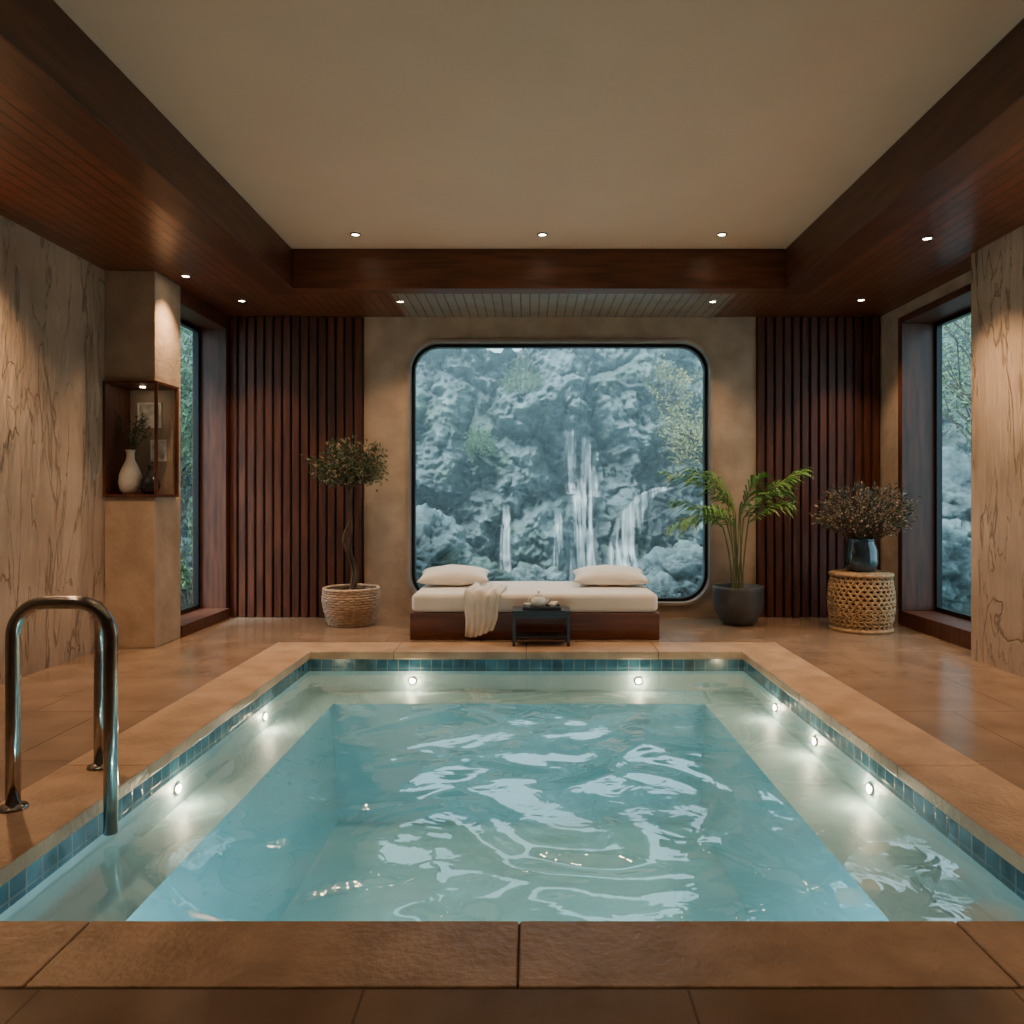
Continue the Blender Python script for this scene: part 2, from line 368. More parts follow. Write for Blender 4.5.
B().box(-3.6, -3.38, F0, 6.40, 0, 3.06).make("wall_left", M['stone'])
b = B()
b.box(3.27, 3.95, F0, 5.56, 0, 3.06, 0)
b.box(3.5, 3.85, 7.06, 7.54, 0, 3.06, 1).box(3.5, 3.95, 5.56, 7.06, 2.88, 3.06, 1)
b.make("wall_right", [M['stone'], M['plaster']])
B().box(-3.6, 3.95, F0 - .2, F0, 0, 3.06).make("wall_front", M['plaster'])
b = B()
hole = rrect(-1.22, 1.82, .12, 2.77, .30, 10)
def sq(h, x0, x1, z0, z1):
    out = []
    for i, (x, z) in enumerate(h):
        q = i // 11; t = (i % 11) / 10
        if q == 0: p = (x1, z1 - (z1 - (2.77 - .3)) * (1 - 2 * t)) if t <= .5 else (x1 - (x1 - (1.82 - .3)) * (2 * t - 1), z1)
        elif q == 1: p = (x0 + ((-1.22 + .3) - x0) * (1 - 2 * t), z1) if t <= .5 else (x0, z1 - (z1 - 2.47) * (2 * t - 1))
        elif q == 2: p = (x0, z0 + (.42 - z0) * (1 - 2 * t)) if t <= .5 else (x0 + (-.92 - x0) * (2 * t - 1), z0)
        else: p = (x1 - (x1 - 1.52) * (1 - 2 * t), z0) if t <= .5 else (x1, z0 + (.42 - z0) * (2 * t - 1))
        out.append(p)
    return out
ring_y(b, sq(hole, -1.66, 2.26, 0, 3.06), hole, 7.50, 7.74)
b.box(-3.33, -1.66, 7.54, 7.74, 0, 3.06).box(2.26, 3.85, 7.54, 7.74, 0, 3.06)
wb = b.make("wall_back", M['plaster'])

def slats(x0, x1):
    b = B(); b.box(x0, x1, 7.50, 7.538, 0, ZS - .002, 1)
    n = round((x1 - x0) / .089); p = (x1 - x0) / n
    for i in range(n):
        b.box(x0 + i * p + .006, x0 + i * p + .006 + p * .76, 7.465, 7.50, 0.0, ZS - .002, 0)
    o = b.make("timber_slat_panel", [M['wood'], M['dark']]); bevel(o, .006, 1)
slats(-2.995, -1.665); slats(2.265, 3.495)

# stone display column with niche
e = empty("display_column", (-3.18, 6.2, 0))
b = B()
cx0, cx1, cy0, cy1 = -3.38, -2.98, 5.96, 6.40
b.box(cx0, cx1, cy0, cy1, 0, 1.20).box(cx0, cx1 , cy0, cy1, 2.12, ZS)
b.box(cx0, cx1, cy1 - .10, cy1, 1.20, 2.12)
bevel(b.make("shaft", M['plaster'], parent=e), .006, 2)
b = B()
t = .022
b.box(cx0, cx1 + .03, cy0 - .03, cy1 - .10, 1.20, 1.20 + t).box(cx0, cx1 + .03, cy0 - .03, cy1 - .10, 2.12 - t, 2.12)
b.box(cx0, cx0 + t, cy0 - .03, cy1 - .10, 1.2 + t, 2.12 - t).box(cx1 + .01, cx1 + .03, cy1 - .13, cy1 - .10, 1.2 + t, 2.12 - t)
b.box(cx1 + .01, cx1 + .03, cy0 - .03, cy0 - .01, 1.2 + t, 2.12 - t)
b.make("niche_lining", M['wood'], parent=e)
B().lathe([(0, -.004), (.018, -.004), (.022, 0)], (-3.16, 6.12, 2.12 - t), 16).make("added_niche_lamp", M['lamp'], parent=e)  # glowing puck added to brighten the niche interior
def pic(x0, x1, z0, z1, nm):
    p = empty("picture_frame", ((x0 + x1) / 2, cy1 - .11, z0)); y = cy1 - .102
    b = B(); f = .012
    b.box(x0, x1, y - .018, y, z0, z0 + f).box(x0, x1, y - .018, y, z1 - f, z1).box(x0, x0 + f, y - .018, y, z0 + f, z1 - f).box(x1 - f, x1, y - .018, y, z0 + f, z1 - f)
    b.make("frame", M['porc'], parent=p)
    B().box(x0 + f, x1 - f, y - .008, y, z0 + f, z1 - f).make("print", M['paper'], parent=p)
pic(-3.29, -3.09, 1.78, 1.99, 1); pic(-3.18, -3.05, 1.50, 1.68, 2)

# ceiling : soffit, tray, beams
TX0, TX1, TY0, TY1 = -2.02, 2.17, -1.2, 6.37
BW = .24
b = B()
b.box(-3.6, TX0 - BW, F0, 7.54, ZS, ZS + .04, 0).box(TX1 + BW, 3.95, F0, 7.54, ZS, ZS + .04, 0)
b.box(TX0 - BW, TX1 + BW, F0, TY0 - .2, ZS, ZS + .04, 0)
b.box(TX0 - BW, -1.23, TY1 + .17, 7.54, ZS, ZS + .04, 0).box(1.83, TX1 + BW, TY1 + .17, 7.54, ZS, ZS + .04, 0)
b.box(-1.23, 1.83, TY1 + .17, 7.54, ZS - .002, ZS + .04, 1)  # strip over the window, daylight painted in
b.box(-3.7, 4.0, F0 - .2, 7.8, ZC, ZC + .1, 2)
b.make("ceiling", [M['plank'], M['plankdaylit'], M['ceil']])
bevel(B().box(TX0 - BW, TX0, TY0 - .2, TY1 + .17, 2.965, ZC).make("trim_1", M['woodY']), .008, 2)
bevel(B().box(TX1, TX1 + BW, TY0 - .2, TY1 + .17, 2.965, ZC).make("trim_2", M['woodY']), .008, 2)
bevel(B().box(TX0, TX1, TY1, TY1 + .17, 2.97, ZC).make("trim_3", M['woodX']), .006, 2)
B().box(TX0, TX1, TY0 - .2, TY0, 2.97, ZC).make("trim_4", M['woodX'])

# ------------------------------------------------------------------ windows
w = empty("window_1", (.3, 7.62, .15))
b = B(); q0 = rrect(-1.22, 1.82, .12, 2.77, .30); q1 = rrect(-1.194, 1.794, .146, 2.744, .275); o_ = q1; i_ = rrect(-1.162, 1.762, .178, 2.712, .245)
ring_y(b, q0, q1, 7.47, 7.60, 1)
ring_y(b, o_, i_, 7.57, 7.65, 0)
b.make("frame", [M['blackmetal'], M['pewter']], parent=w)
pts = rrect(-1.17, 1.77, .17, 2.72, .25)
obj("pane", [(x, 7.62, z) for x, z in pts], [tuple(range(len(pts)))], M['glass'], parent=w)
def sidewin(name, xg, xin, y0, y1, z0, z1, sgn, ymull=None):
    w = empty(name, (xg, (y0 + y1) / 2, z0)); b = B(); f = .04
    xa, xb = xg - .025, xg + .025
    b.box(xa, xb, y0, y1, z0, z0 + f).box(xa, xb, y0, y1, z1 - f, z1).box(xa, xb, y0, y0 + f, z0 + f, z1 - f).box(xa, xb, y1 - f, y1, z0 + f, z1 - f)
    if ymull: b.box(xa, xb, ymull - .02, ymull + .02, z0 + f, z1 - f)
    b.make("frame", M['blackmetal'], parent=w)
    obj("pane", [(xg, y0, z0), (xg, y1, z0), (xg, y1, z1), (xg, y0, z1)], [(0, 1, 2, 3)], M['glass'], parent=w)
    return w
sidewin("window_2", -3.28, -3.0, 6.42, 7.40, .10, 2.86, -1)
b = B()
b.box(-3.33, -2.97, 6.405, 7.415, 0, .10).box(-3.33, -3.0, 6.405, 7.415, 2.86, 3.0).box(-3.33, -3.0, 7.40, 7.54, .0, 3.0)
b.box(-3.38, -3.33, 6.40, 7.54, 2.86, 3.06)
b.make("trim_5", M['wood'])
sidewin("window_3", 3.79, 3.5, 5.62, 6.98, .14, 2.82, 1)
b = B()
b.box(3.46, 3.84, 5.565, 7.055, 0, .14).box(3.46, 3.84, 5.565, 7.055, 2.82, 2.88).box(3.46, 3.84, 6.98, 7.055, .14, 2.82).box(3.46, 3.84, 5.565, 5.62, .14, 2.82)
bevel(b.make("trim_6", M['wood']), .004, 1)

# ------------------------------------------------------------------ pool
WZ = -.12
pool = empty("swimming_pool", (0, 4, 0))
b = B()
def stones(n, a0, a1): return [(a0 + (a1 - a0) * i / n + .002, a0 + (a1 - a0) * (i + 1) / n - .002) for i in range(n)]
near = [CX0, -1.24, -.03, 1.20, CX1]
for i in range(4): b.box(near[i] + .002, near[i + 1] - .002, CY0 + .003, PY0, -.055, .004)
for a, c in stones(4, CX0, CX1): b.box(a, c, PY1, CY1 - .003, -.055, .004)
for a, c in stones(3, PY0, PY1): b.box(CX0 + .003, PX0, a, c, -.055, .004).box(PX1, CX1 - .003, a, c, -.055, .004)
bevel(b.make("coping", M['coping'], parent=pool), .006, 2)
zm = -.003
B().box(CX0 + .008, PX0 - .008, CY0 + .02, CY1 - .02, -.054, zm).box(PX1 + .008, CX1 - .008, CY0 + .02, CY1 - .02, -.054, zm).box(PX0 - .02, PX1 + .02, CY0 + .02, PY0 - .008, -.054, zm).box(PX0 - .02, PX1 + .02, PY1 + .008, CY1 - .02, -.054, zm).make("mortar_bed", M['dark'], parent=pool)
B().box(CX0, PX0 - .021, CY0, CY1, -.075, -.056).box(PX1 + .021, CX1, CY0, CY1, -.075, -.056).box(PX0 - .02, PX1 + .02, CY0, PY0 - .021, -.075, -.056).box(PX0 - .02, PX1 + .02, PY1 + .021, CY1, -.075, -.056).make("footing", M['dark'], parent=pool)
ZL, ZD = -.31, -1.15
ox0, ox1, oy0, oy1 = PX0 - .02, PX1 + .02, PY0 - .02, PY1 + .02
ix0, ix1, iy0, iy1 = -1.44, 1.28, 2.36, 5.48
def rct(x0, x1, y0, y1, z): return [(x0, y0, z), (x1, y0, z), (x1, y1, z), (x0, y1, z)]
vs = rct(ox0, ox1, oy0, oy1, -.054) + rct(ox0, ox1, oy0, oy1, ZL) + rct(ix0, ix1, iy0, iy1, ZL) + rct(ix0 + .05, ix1 - .05, iy0 + .05, iy1 - .05, ZD)
fs = []; fm = []
for k in range(3):
    for i in range(4):
        j = (i + 1) % 4; fs.append((k * 4 + j, k * 4 + i, k * 4 + 4 + i, k * 4 + 4 + j)); fm.append(1 if k == 2 else 0)
fs.append((12, 13, 14, 15)); fm.append(1)
o = obj("basin", vs, fs, parent=pool, mats=[M['basin'], M['deep']], fm=fm)
z0, z1 = -.15, -.056
B().box(ox0, ox0 + .008, oy0, oy1, z0, z1).box(ox1 - .008, ox1, oy0, oy1, z0, z1).make("tile_band_sides", M['mosaicY'], parent=pool)
B().box(ox0, ox1, oy0, oy0 + .008, z0, z1).box(ox0, ox1, oy1 - .008, oy1, z0, z1).make("tile_band_ends", M['mosaicX'], parent=pool)
obj("water_surface", rct(ox0 + .008, ox1 - .008, oy0 + .008, oy1 - .008, WZ), [(0, 1, 2, 3)], M['water'], parent=pool)
WARM = (1, .64, .36)
def light(name, kind, loc, energy, col, parent=None, size=.03, spot=None, blend=.5, aim=None):
    l = bpy.data.lights.new(name, kind); l.energy = energy; l.color = col
    l.shadow_soft_size = size
    if kind == 'SPOT': l.spot_size = math.radians(spot); l.spot_blend = blend
    o = bpy.data.objects.new(name, l); o.location = loc; COL.objects.link(o)
    if aim: o.rotation_euler = (Vector(aim) - Vector(loc)).to_track_quat('-Z', 'Y').to_euler()
    if parent: o.parent = parent; o.matrix_parent_inverse = Matrix.Translation(-parent.location)
    return o
PL = [(-.91, oy1, -.225, 0, -1), (.84, oy1, -.225, 0, -1), (ox0, 4.85, -.22, 1, 0), (ox0, 3.65, -.22, 1, 0),
      (ox1, 5.06, -.22, -1, 0), (ox1, 4.36, -.22, -1, 0), (ox1, 3.65, -.22, -1, 0),
      (-.9, iy0 + .02, -.55, 0, 1), (0, iy0 + .02, -.55, 0, 1), (.8, iy0 + .02, -.55, 0, 1)]  # this row: added lamps, hidden from the camera, brighten the deep basin
for i, (x, y, z, nx, ny) in enumerate(PL):
    b = B(); vs = []; n = 16
    for rr, dd in ((.030, .0), (.030, .010), (.022, .012), (.0, .012)):
        for j in range(n):
            a = 2 * math.pi * j / n; u = rr * math.cos(a); v = rr * math.sin(a)
            vs.append((x + nx * dd + (u if ny else 0), y + ny * dd + (u if nx else 0), z + v))
    fs = [(k * n + j, k * n + (j + 1) % n, (k + 1) * n + (j + 1) % n, (k + 1) * n + j) for k in range(3) for j in range(n)]
    b.add(vs, fs); b.m = [0] * (2 * n) + [1] * n
    b.make("underwater_lamp_%d" % i, [M['steel'], M['poollamp']], parent=pool)
    deep = i > 6
    light("pool_lamp_light_%d" % i, 'POINT', (x + nx * .032, y + ny * .032, z), 10 if deep else 5, (.88, 1, .99) if deep else (1, .72, .44), pool, .018)

# handrail
hr = empty("pool_handrail", (-1.8, 3.0, 0))
def arc(c, r, a0, a1, ux, uz, n=10):
    return [Vector(c) + Vector(ux) * r * math.cos(math.radians(a0 + (a1 - a0) * i / n)) + Vector(uz) * r * math.sin(math.radians(a0 + (a1 - a0) * i / n)) for i in range(n + 1)]
b = B(); r = .13; zt = .795; xa, xb, yy = -1.985, -1.61, 2.88
ux = (1, 0, 0); uz = (0, 0, 1)
p = [(xa, yy, .0), (xa, yy, .3)] + arc((xa + r, yy, zt - r), r, 180, 90, ux, uz) + arc((xb - r, yy, zt - r), r, 90, 0, ux, uz) + [(xb, yy, .3), (xb, yy, -.09)]
b.tube(p, .0255, 20)
p2 = [(-1.905, 3.32, 0), (-1.905, 3.32, .3), (-1.903, 3.32, .50)]
P0, P1, P2, P3 = Vector((-1.903, 3.32, .50)), Vector((-1.90, 3.32, .76)), Vector((-1.80, 3.1, .76)), Vector((-1.66, yy + .005, .755))
for i in range(1, 13):
    t = i / 12; p2.append(P0 * (1 - t) ** 3 + P1 * 3 * t * (1 - t) ** 2 + P2 * 3 * t * t * (1 - t) + P3 * t ** 3)
b.tube(p2, .0235, 20)
for x, y in ((xa, yy), (-1.905, 3.32)):
    b.lathe([(0, .02), (.03, .02), (.034, .016), (.048, .012), (.052, .004), (.052, 0.0)], (x, y, .004), 28)
b.make("rails", M['steel'], smooth=True, parent=hr)

# ------------------------------------------------------------------ downlights
DL = [(-1.40, 6.02, ZC, 85, 100), (.10, 6.02, ZC, 85, 100), (1.54, 6.02, ZC, 85, 100),
      (-2.80, 6.10, ZS, 130, 90), (-2.64, 6.87, ZS, 90, 90), (-1.19, 6.89, ZS, 70, 100), (1.68, 6.89, ZS, 70, 100), (3.02, 6.84, ZS, 85, 90), (2.76, 5.21, ZS, 145, 95),
      (-3.10, 4.3, ZS, 210, 110), (3.0, 4.4, ZS, 160, 105), (-2.9, 2.2, ZS, 30, 110), (2.9, 2.2, ZS, 35, 110), (-1.4, 2.9, ZC, 22, 115), (.1, 2.9, ZC, 22, 115), (1.54, 2.9, ZC, 22, 115),  # first follows the left-wall scallop; the rest added out of view as fill
      (-1.2, 0.4, ZC, 8, 115), (1.3, .4, ZC, 8, 115), (-2.8, 0, ZS, 10, 115), (2.8, 0, ZS, 10, 115)]  # unseen downlights around the camera, added to light the room
for x, y, z, en, ang in DL:
    if z == ZS and -1.2 < x < 1.8 and y > 6.5: z = ZS - .002
    e = empty("recessed_downlight", (x, y, z)); b = B()
    b.lathe([(.0, -.004), (.028, -.004)], (x, y, z), 20, 1)
    b.lathe([(.028, -.003), (.032, -.010), (.042, -.008), (.044, 0)], (x, y, z), 20, 0)
    b.make("fitting", [M['steel'], M['lamp']], parent=e)
    light("lamp", 'SPOT', (x, y, z - .03), en, WARM, e, .03, ang, .8, (x, y, 0))

# ------------------------------------------------------------------ daybed
db = empty("daybed", (.04, 6.8, 0))
bevel(B().box(-1.01, 1.09, 6.30, 7.32, 0.0, .225).make("timber_base", M['woodX'], parent=db), .008, 2)
b = B()
b.box(-1.0, 1.08, 6.305, 7.31, .225, .385)
o = b.make("mattress", M['cream'], parent=db); bevel(o, .045, 5)

def cushion(name, c, w, d, h, rot=0, tilt=0):
    n = 24; vs = []; fs = []
    Rm = Matrix.Rotation(rot, 3, 'Z') @ Matrix.Rotation(tilt, 3, 'X')
    for s in (1, -1):
        for i in range(n + 1):
            for j in range(n + 1):
                u = -1 + 2 * i / n; v = -1 + 2 * j / n
                edge = (1 - u * u) * (1 - v * v)
                hh = h / 2 * max(edge, 0) ** .42
                inx = 1 - .09 * (1 - v * v); iny = 1 - .12 * (1 - u * u)
                wr = noise.noise(Vector((u * 3 + c[0] * 7, v * 3, s))) * .014 * edge
                p = Vector((u * w / 2 * inx, v * d / 2 * iny, s * hh * (1 if s > 0 else .7) + wr))
                p = Rm @ p; vs.append(Vector(c) + p)
    m = (n + 1) ** 2
    for k in range(2):
        for i in range(n):
            for j in range(n):
                a = k * m + i * (n + 1) + j; q = (a, a + n + 1, a + n + 2, a + 1); fs.append(q if k == 0 else q[::-1])
    o = obj(name, vs, fs, M['white'], True)
    me = o.data; bm = bmesh.new(); bm.from_mesh(me); bmesh.ops.remove_doubles(bm, verts=bm.verts, dist=.0005); bm.to_mesh(me); bm.free()
    return o
cushion("pillow", (-.70, 6.96, .462), .66, .48, .20, .05, .10)
cushion("pillow", (.74, 6.96, .462), .70, .48, .20, -.04, .10)

# draped towel
b = B(); nu, nv = 24, 40; vs = []; fs = []
path = []
ZT = .397
for i in range(nv + 1):
    s = i / nv * 1.0
    if s < .42: path.append((6.69 - s * .88, ZT))
    elif s < .52:
        a = (s - .42) / .10 * math.pi / 2; path.append((6.32 - .045 * math.sin(a) - .0, ZT - .045 + .045 * math.cos(a)))
    else: path.append((6.275, ZT - .045 - (s - .52) * .60))
for i, (y, z) in enumerate(path):
    s = i / nv
    for j in range(nu + 1):
        u = j / nu
        hang = max(0, (s - .5) * 2); wid = .30 - .07 * hang
        x = -.39 + (u - .5) * wid + .07 * (s - .5) * -1 + .012 * math.sin(s * 9)
        fold = .018 * math.sin(u * 16 + s * 2) + .018 * noise.noise(Vector((u * 5, s * 6, 3)))
        zz = z + (fold + .020 if s < .5 else 0) - (0.035 * math.sin(u * 3 + 1) * hang)
        yy_ = y - (abs(fold) * 1.4 + .004 if s >= .46 else 0) + (.03 * math.sin(u * 4) if s < .1 else 0)
        vs.append((x, yy_, zz))
for i in range(nv):
    for j in range(nu):
        a = i * (nu + 1) + j; fs.append((a, a + 1, a + nu + 2, a + nu + 1))
o = obj("draped_towel", vs, fs, M['towel'], True)
m = o.modifiers.new("sol", 'SOLIDIFY'); m.thickness = .014; m.offset = 1

# tea table
tt = empty("tea_table", (.09, 6.16, 0)); b = B()
x0, x1, y0, y1 = -.145, .325, 5.99, 6.25; zt = .29
b.box(x0, x1, y0, y1, zt - .025, zt)
for xx in (x0 + .005, x1 - .03):
    for y in (y0 + .005, y1 - .03): b.box(xx, xx + .025, y, y + .025, .004, zt - .025)
b.box(x0 + .03, x1 - .03, y0 + .012, y0 + .022, zt - .06, zt - .025)
b.box(x0 + .02, x1 - .02, y0 + .02, y1 - .02, .07, .082)
bevel(b.make("table_frame", M['black'], parent=tt), .003, 2)
tr = empty("tea_set", (.09, 6.12, zt)); b = B()
b.box(-.06, .25, 6.03, 6.21, zt + .0005, zt + .008, 1)
for q in ((-.06, -.052, 6.03, 6.21), (.242, .25, 6.03, 6.21), (-.052, .242, 6.03, 6.038), (-.052, .242, 6.202, 6.21)): b.box(*q, zt + .008, zt + .022, 1)
b.make("tray", [M['porc'], M['black']], parent=tr)
b = B(); z = zt + .008; c = (.07, 6.12, z)
b.lathe([(0, 0), (.035, 0), (.052, .014), (.062, .04), (.058, .07), (.038, .09), (.03, .095), (.032, .10), (.02, .11), (.007, .115), (.007, .122), (.012, .13), (.006, .14), (0, .141)], c, 28)
b.tube([(c[0] + .05, c[1], z + .035), (c[0] + .075, c[1], z + .05), (c[0] + .085, c[1], z + .08), (c[0] + .10, c[1], z + .09)], [.014, .01, .008, .007], 10)
b.tube(arc((c[0] - .052, c[1], z + .05), .03, 80, 280, ux, uz, 12), .006, 8)
b.make("teapot", M['porc'], True, tr)
b = B()
for cx, cy in ((.18, 6.07), (.20, 6.16), (-.02, 6.08)):
    b.lathe([(0, .002), (.016, .002), (.018, .006), (.028, .03), (.031, .042), (.028, .042), (.024, .03), (.0, .01)], (cx, cy, z), 20)
b.make("cups", M['porc'], True, tr)

# ------------------------------------------------------------------ plants
def wob(p0, p1, n, amp, seed):
    p0 = Vector(p0); p1 = Vector(p1); out = []
    for i in range(n + 1):
        t = i / n; k = math.sin(math.pi * t)
        out.append(p0.lerp(p1, t) + Vector((noise.noise(Vector((t * 3, seed, 0))), noise.noise(Vector((t * 3, seed, 5))), 0)) * amp * (k + .2 * t))
    return out
def bush(b, c, rx, ry, rz, root, nb, leaves, ls, kl, kb, frac=.15, kbranch=0):
    tips = []
    for i in range(nb):
        th = U(0, 2 * math.pi); ph = math.acos(U(-.55, 1)); rr = U(.75, 1.15)
        tip = Vector((c[0] + rx * rr * math.sin(ph) * math.cos(th), c[1] + ry * rr * math.sin(ph) * math.sin(th), c[2] + rz * rr * math.cos(ph)))
        pts = wob(root, tip, 6, .06, i * 1.7); b.tube(pts, [.006, .005, .0045, .004, .003, .0025, .0015], 4, kbranch, caps=False); tips.append(pts)
    for i in range(leaves):
        pts = random.choice(tips); t = U(.45, 1.0) ** .6 * (len(pts) - 1); k = min(int(t), len(pts) - 2)
        q = pts[k].lerp(pts[k + 1], t - k)
        q = q + Vector((random.gauss(0, 1), random.gauss(0, 1), random.gauss(0, 1))) * .03
        d = (q - Vector(c)) + Vector((U(-1, 1), U(-1, 1), U(-.6, 1))) * .25
        s_ = ls * U(.6, 1.3)
        b.leaf(q, d, s_, s_ * .5, kb if R() < frac else kl)

c = Vector((-1.69, 7.10, 0)); tp = empty("potted_olive_tree", c)
def woven(b, c, prof, rows, n, amp, tr, k):
    for i in range(rows):
        t = i / (rows - 1); r, z = prof(t); m = n * 4; pts = []
        for j in range(m):
            a = 2 * math.pi * j / m; rr = r + amp * math.sin(a * n + (i % 2) * math.pi)
            pts.append((c[0] + rr * math.cos(a), c[1] + rr * math.sin(a), c[2] + z))
        b.tube(pts, tr, 6, k, closed=True)
b = B(); H = .335
pr = lambda t: (.205 + .055 * math.sin(min(t * 1.25, 1) * math.pi / 2) - .012 * max(0, t - .8) * 5, .012 + t * (H - .012))
b.lathe([(0, .001), (.19, .001), (.22, .08), (.245, .2), (.24, .31), (.225, .31), (.22, .27), (0, .27)], c, 40, 1)
woven(b, c, pr, 15, 18, .006, .0128, 0)
b.tube([(c[0] + .252 * math.cos(a * math.pi / 24), c[1] + .252 * math.sin(a * math.pi / 24), H) for a in range(48)], .017, 8, 0, closed=True)
b.make("basket", [M['wicker'], M['soil']], True, tp)
b = B()
top = Vector((-1.72, 7.12, 1.28))
for k in range(2):
    b.tube(wob((c[0] + .02 * k, c[1], .27), top + Vector((.02 * k, 0, .02)), 14, .12, 3 + k * 2), [.020 - .0008 * i for i in range(15)], 8, 0)
bush(b, (-1.70, 7.08, 1.50), .36, .28, .22, top, 130, 2800, .036, 1, 2, .14)
b.make("tree", [M['bark'], M['leafdark'], M['blossom']], False, tp)

# palm
c = Vector((1.97, 7.09, 0)); pp = empty("potted_palm", c); b = B()
b.lathe([(0, .001), (.13, .001), (.165, .03), (.215, .12), (.235, .22), (.232, .32), (.236, .355), (.23, .362), (.218, .355), (.212, .32), (0, .31)], c, 48)
b.m[-48:] = [1] * 48
b.make("pot", [M['potgrey'], M['soil']], True, pp)
b = B()
fr = [
    ((-.10, -.02, 1.12), (-.74, -.12, 1.42)), ((-.13, -.06, .98), (-.70, -.2, .92)), ((.10, 0, 1.00), (.60, -.08, 1.46)),
    ((.0, -.03, 1.06), (.42, -.25, 1.34)), ((-.05, .02, 1.10), (-.48, -.05, 1.46)), ((.08, -.05, .95), (.42, -.22, 1.14)),
    ((-.06, -.04, .92), (-.40, -.35, 1.10)), ((.03, .04, 1.02), (.16, -.10, 1.40)), ((-.02, .03, 1.04), (-.2, .15, 1.42)),
    ((-.14, 0, .90), (-.60, .05, 1.16)), ((.05, 0, 1.0), (.48, .1, 1.26))]
for i, (a, t) in enumerate(fr):
    base = c + Vector((a[0] * .25 + U(-.03, .03), U(-.05, .05), .30)); A = c + Vector(a); T = c + Vector(t)
    stalk = []
    for k in range(8):
        s = k / 8; stalk.append(base.lerp(A, s) + Vector((a[0] * .5 * (s * s - s), 0, 0)))
    horiz = Vector((T.x - A.x, T.y - A.y, 0)); mid = A + (T - A) * .5 + Vector((0, 0, .07 + .14 * horiz.length))
    cur = []; NN = 28
    for k in range(NN + 1):
        s = k / NN; cur.append(A * (1 - s) ** 2 + mid * 2 * s * (1 - s) + T * s * s)
    allp = stalk + cur
    b.tube(allp, [.008 - .006 * k / len(allp) for k in range(len(allp))], 6, 0)
    for k in range(1, NN + 1):
        s = k / NN; tan = (cur[min(k + 1, NN)] - cur[k - 1]).normalized()
        sd = tan.cross(Vector((0, 0, 1)));
        if sd.length < .1: sd = Vector((0, 1, 0))
        sd.normalize(); ln = .25 * math.sin(math.pi * (.12 + .78 * s)) ** .7
        for sg in (-1, 1):
                ln2 = ln * U(.8, 1.15)
                q = cur[k].lerp(cur[k - 1], R())
                d = (sd * sg * .7 + tan * .75 + Vector((0, 0, U(-.45, .35)))).normalized()
                e1 = q + d * ln2 * .5; e2 = q + d * ln2 + Vector((0, 0, -ln2 * .3)); wv = tan.cross(d).cross(d).normalized() * .0085
                b.add([q - wv * .5, q + wv * .5, e1 + wv, e1 - wv, e2], [(0, 1, 2, 3), (3, 2, 4)], 1)
b.make("fronds", [M['stem'], M['palm']], False, pp)

# wicker stool with vase of flowers
c = Vector((3.0, 6.80, 0)); ws = empty("wicker_stool", c); b = B()
H = .52
prf = lambda t: .245 + .03 * math.sin(math.pi * t)
b.lathe([(0, .01), (.235, .01)] + [(prf(t / 8) - .012, .01 + t / 8 * (H - .03)) for t in range(9)] + [(0, H - .02)], c, 40, 1)
for s in (1, -1):
    for i in range(30):
        a0 = 2 * math.pi * i / 30; pts = []
        for k in range(21):
            t = k / 20; a = a0 + s * t * 1.3; r_ = prf(t) + .005 * math.sin(k * 1.9 + (0 if s > 0 else math.pi))
            pts.append((c[0] + r_ * math.cos(a), c[1] + r_ * math.sin(a), .02 + t * (H - .04)))
        b.tube(pts, .0105, 5, 0)
for q in range(14):
    z = .03 + q * (H - .06) / 13; r_ = prf(z / H)
    m_ = 88; b.tube([(c[0] + (r_ + .006 * math.sin(a * math.pi + q * math.pi)) * math.cos(a * 2 * math.pi / m_), c[1] + (r_ + .006 * math.sin(a * math.pi + q * math.pi)) * math.sin(a * 2 * math.pi / m_), z) for a in range(m_)], .0085, 5, 0, closed=True)
for z, rr in ((.014, .018), (H - .016, .019)):
    r_ = prf(z / H) + .008
    b.tube([(c[0] + r_ * math.cos(a * math.pi / 24), c[1] + r_ * math.sin(a * math.pi / 24), z) for a in range(48)], rr, 7, 0, closed=True)
b.lathe([(0, 0), (.24, 0), (.245, -.008)], (c[0], c[1], H), 40, 0)
for q in range(1, 10): b.tube([(c[0] + q * .025 * math.cos(a * math.pi / 20), c[1] + q * .025 * math.sin(a * math.pi / 20), H) for a in range(40)], .006, 5, 0, closed=True)
b.make("drum", [M['straw'], M['wickerdark']], True, ws)
fv = empty("flower_vase", (3.0, 6.8, H + .005)); b = B()
vz = Vector((3.0, 6.80, H + .007))
b.lathe([(0, 0), (.10, 0), (.135, .02), (.145, .08), (.142, .2), (.12, .255), (.118, .28), (.125, .30), (.117, .30), (.11, .27), (.10, .2), (0, .2)], vz, 40)
b.make("vase", M['bluevase'], True, fv)
b = B()
bush(b, (3.0, 6.74, 1.10), .40, .36, .22, vz + Vector((0, 0, .22)), 130, 2700, .036, 1, 2, .28)
b.make("flowers", [M['bark'], M['leafgrey'], M['blossom']], False, fv)

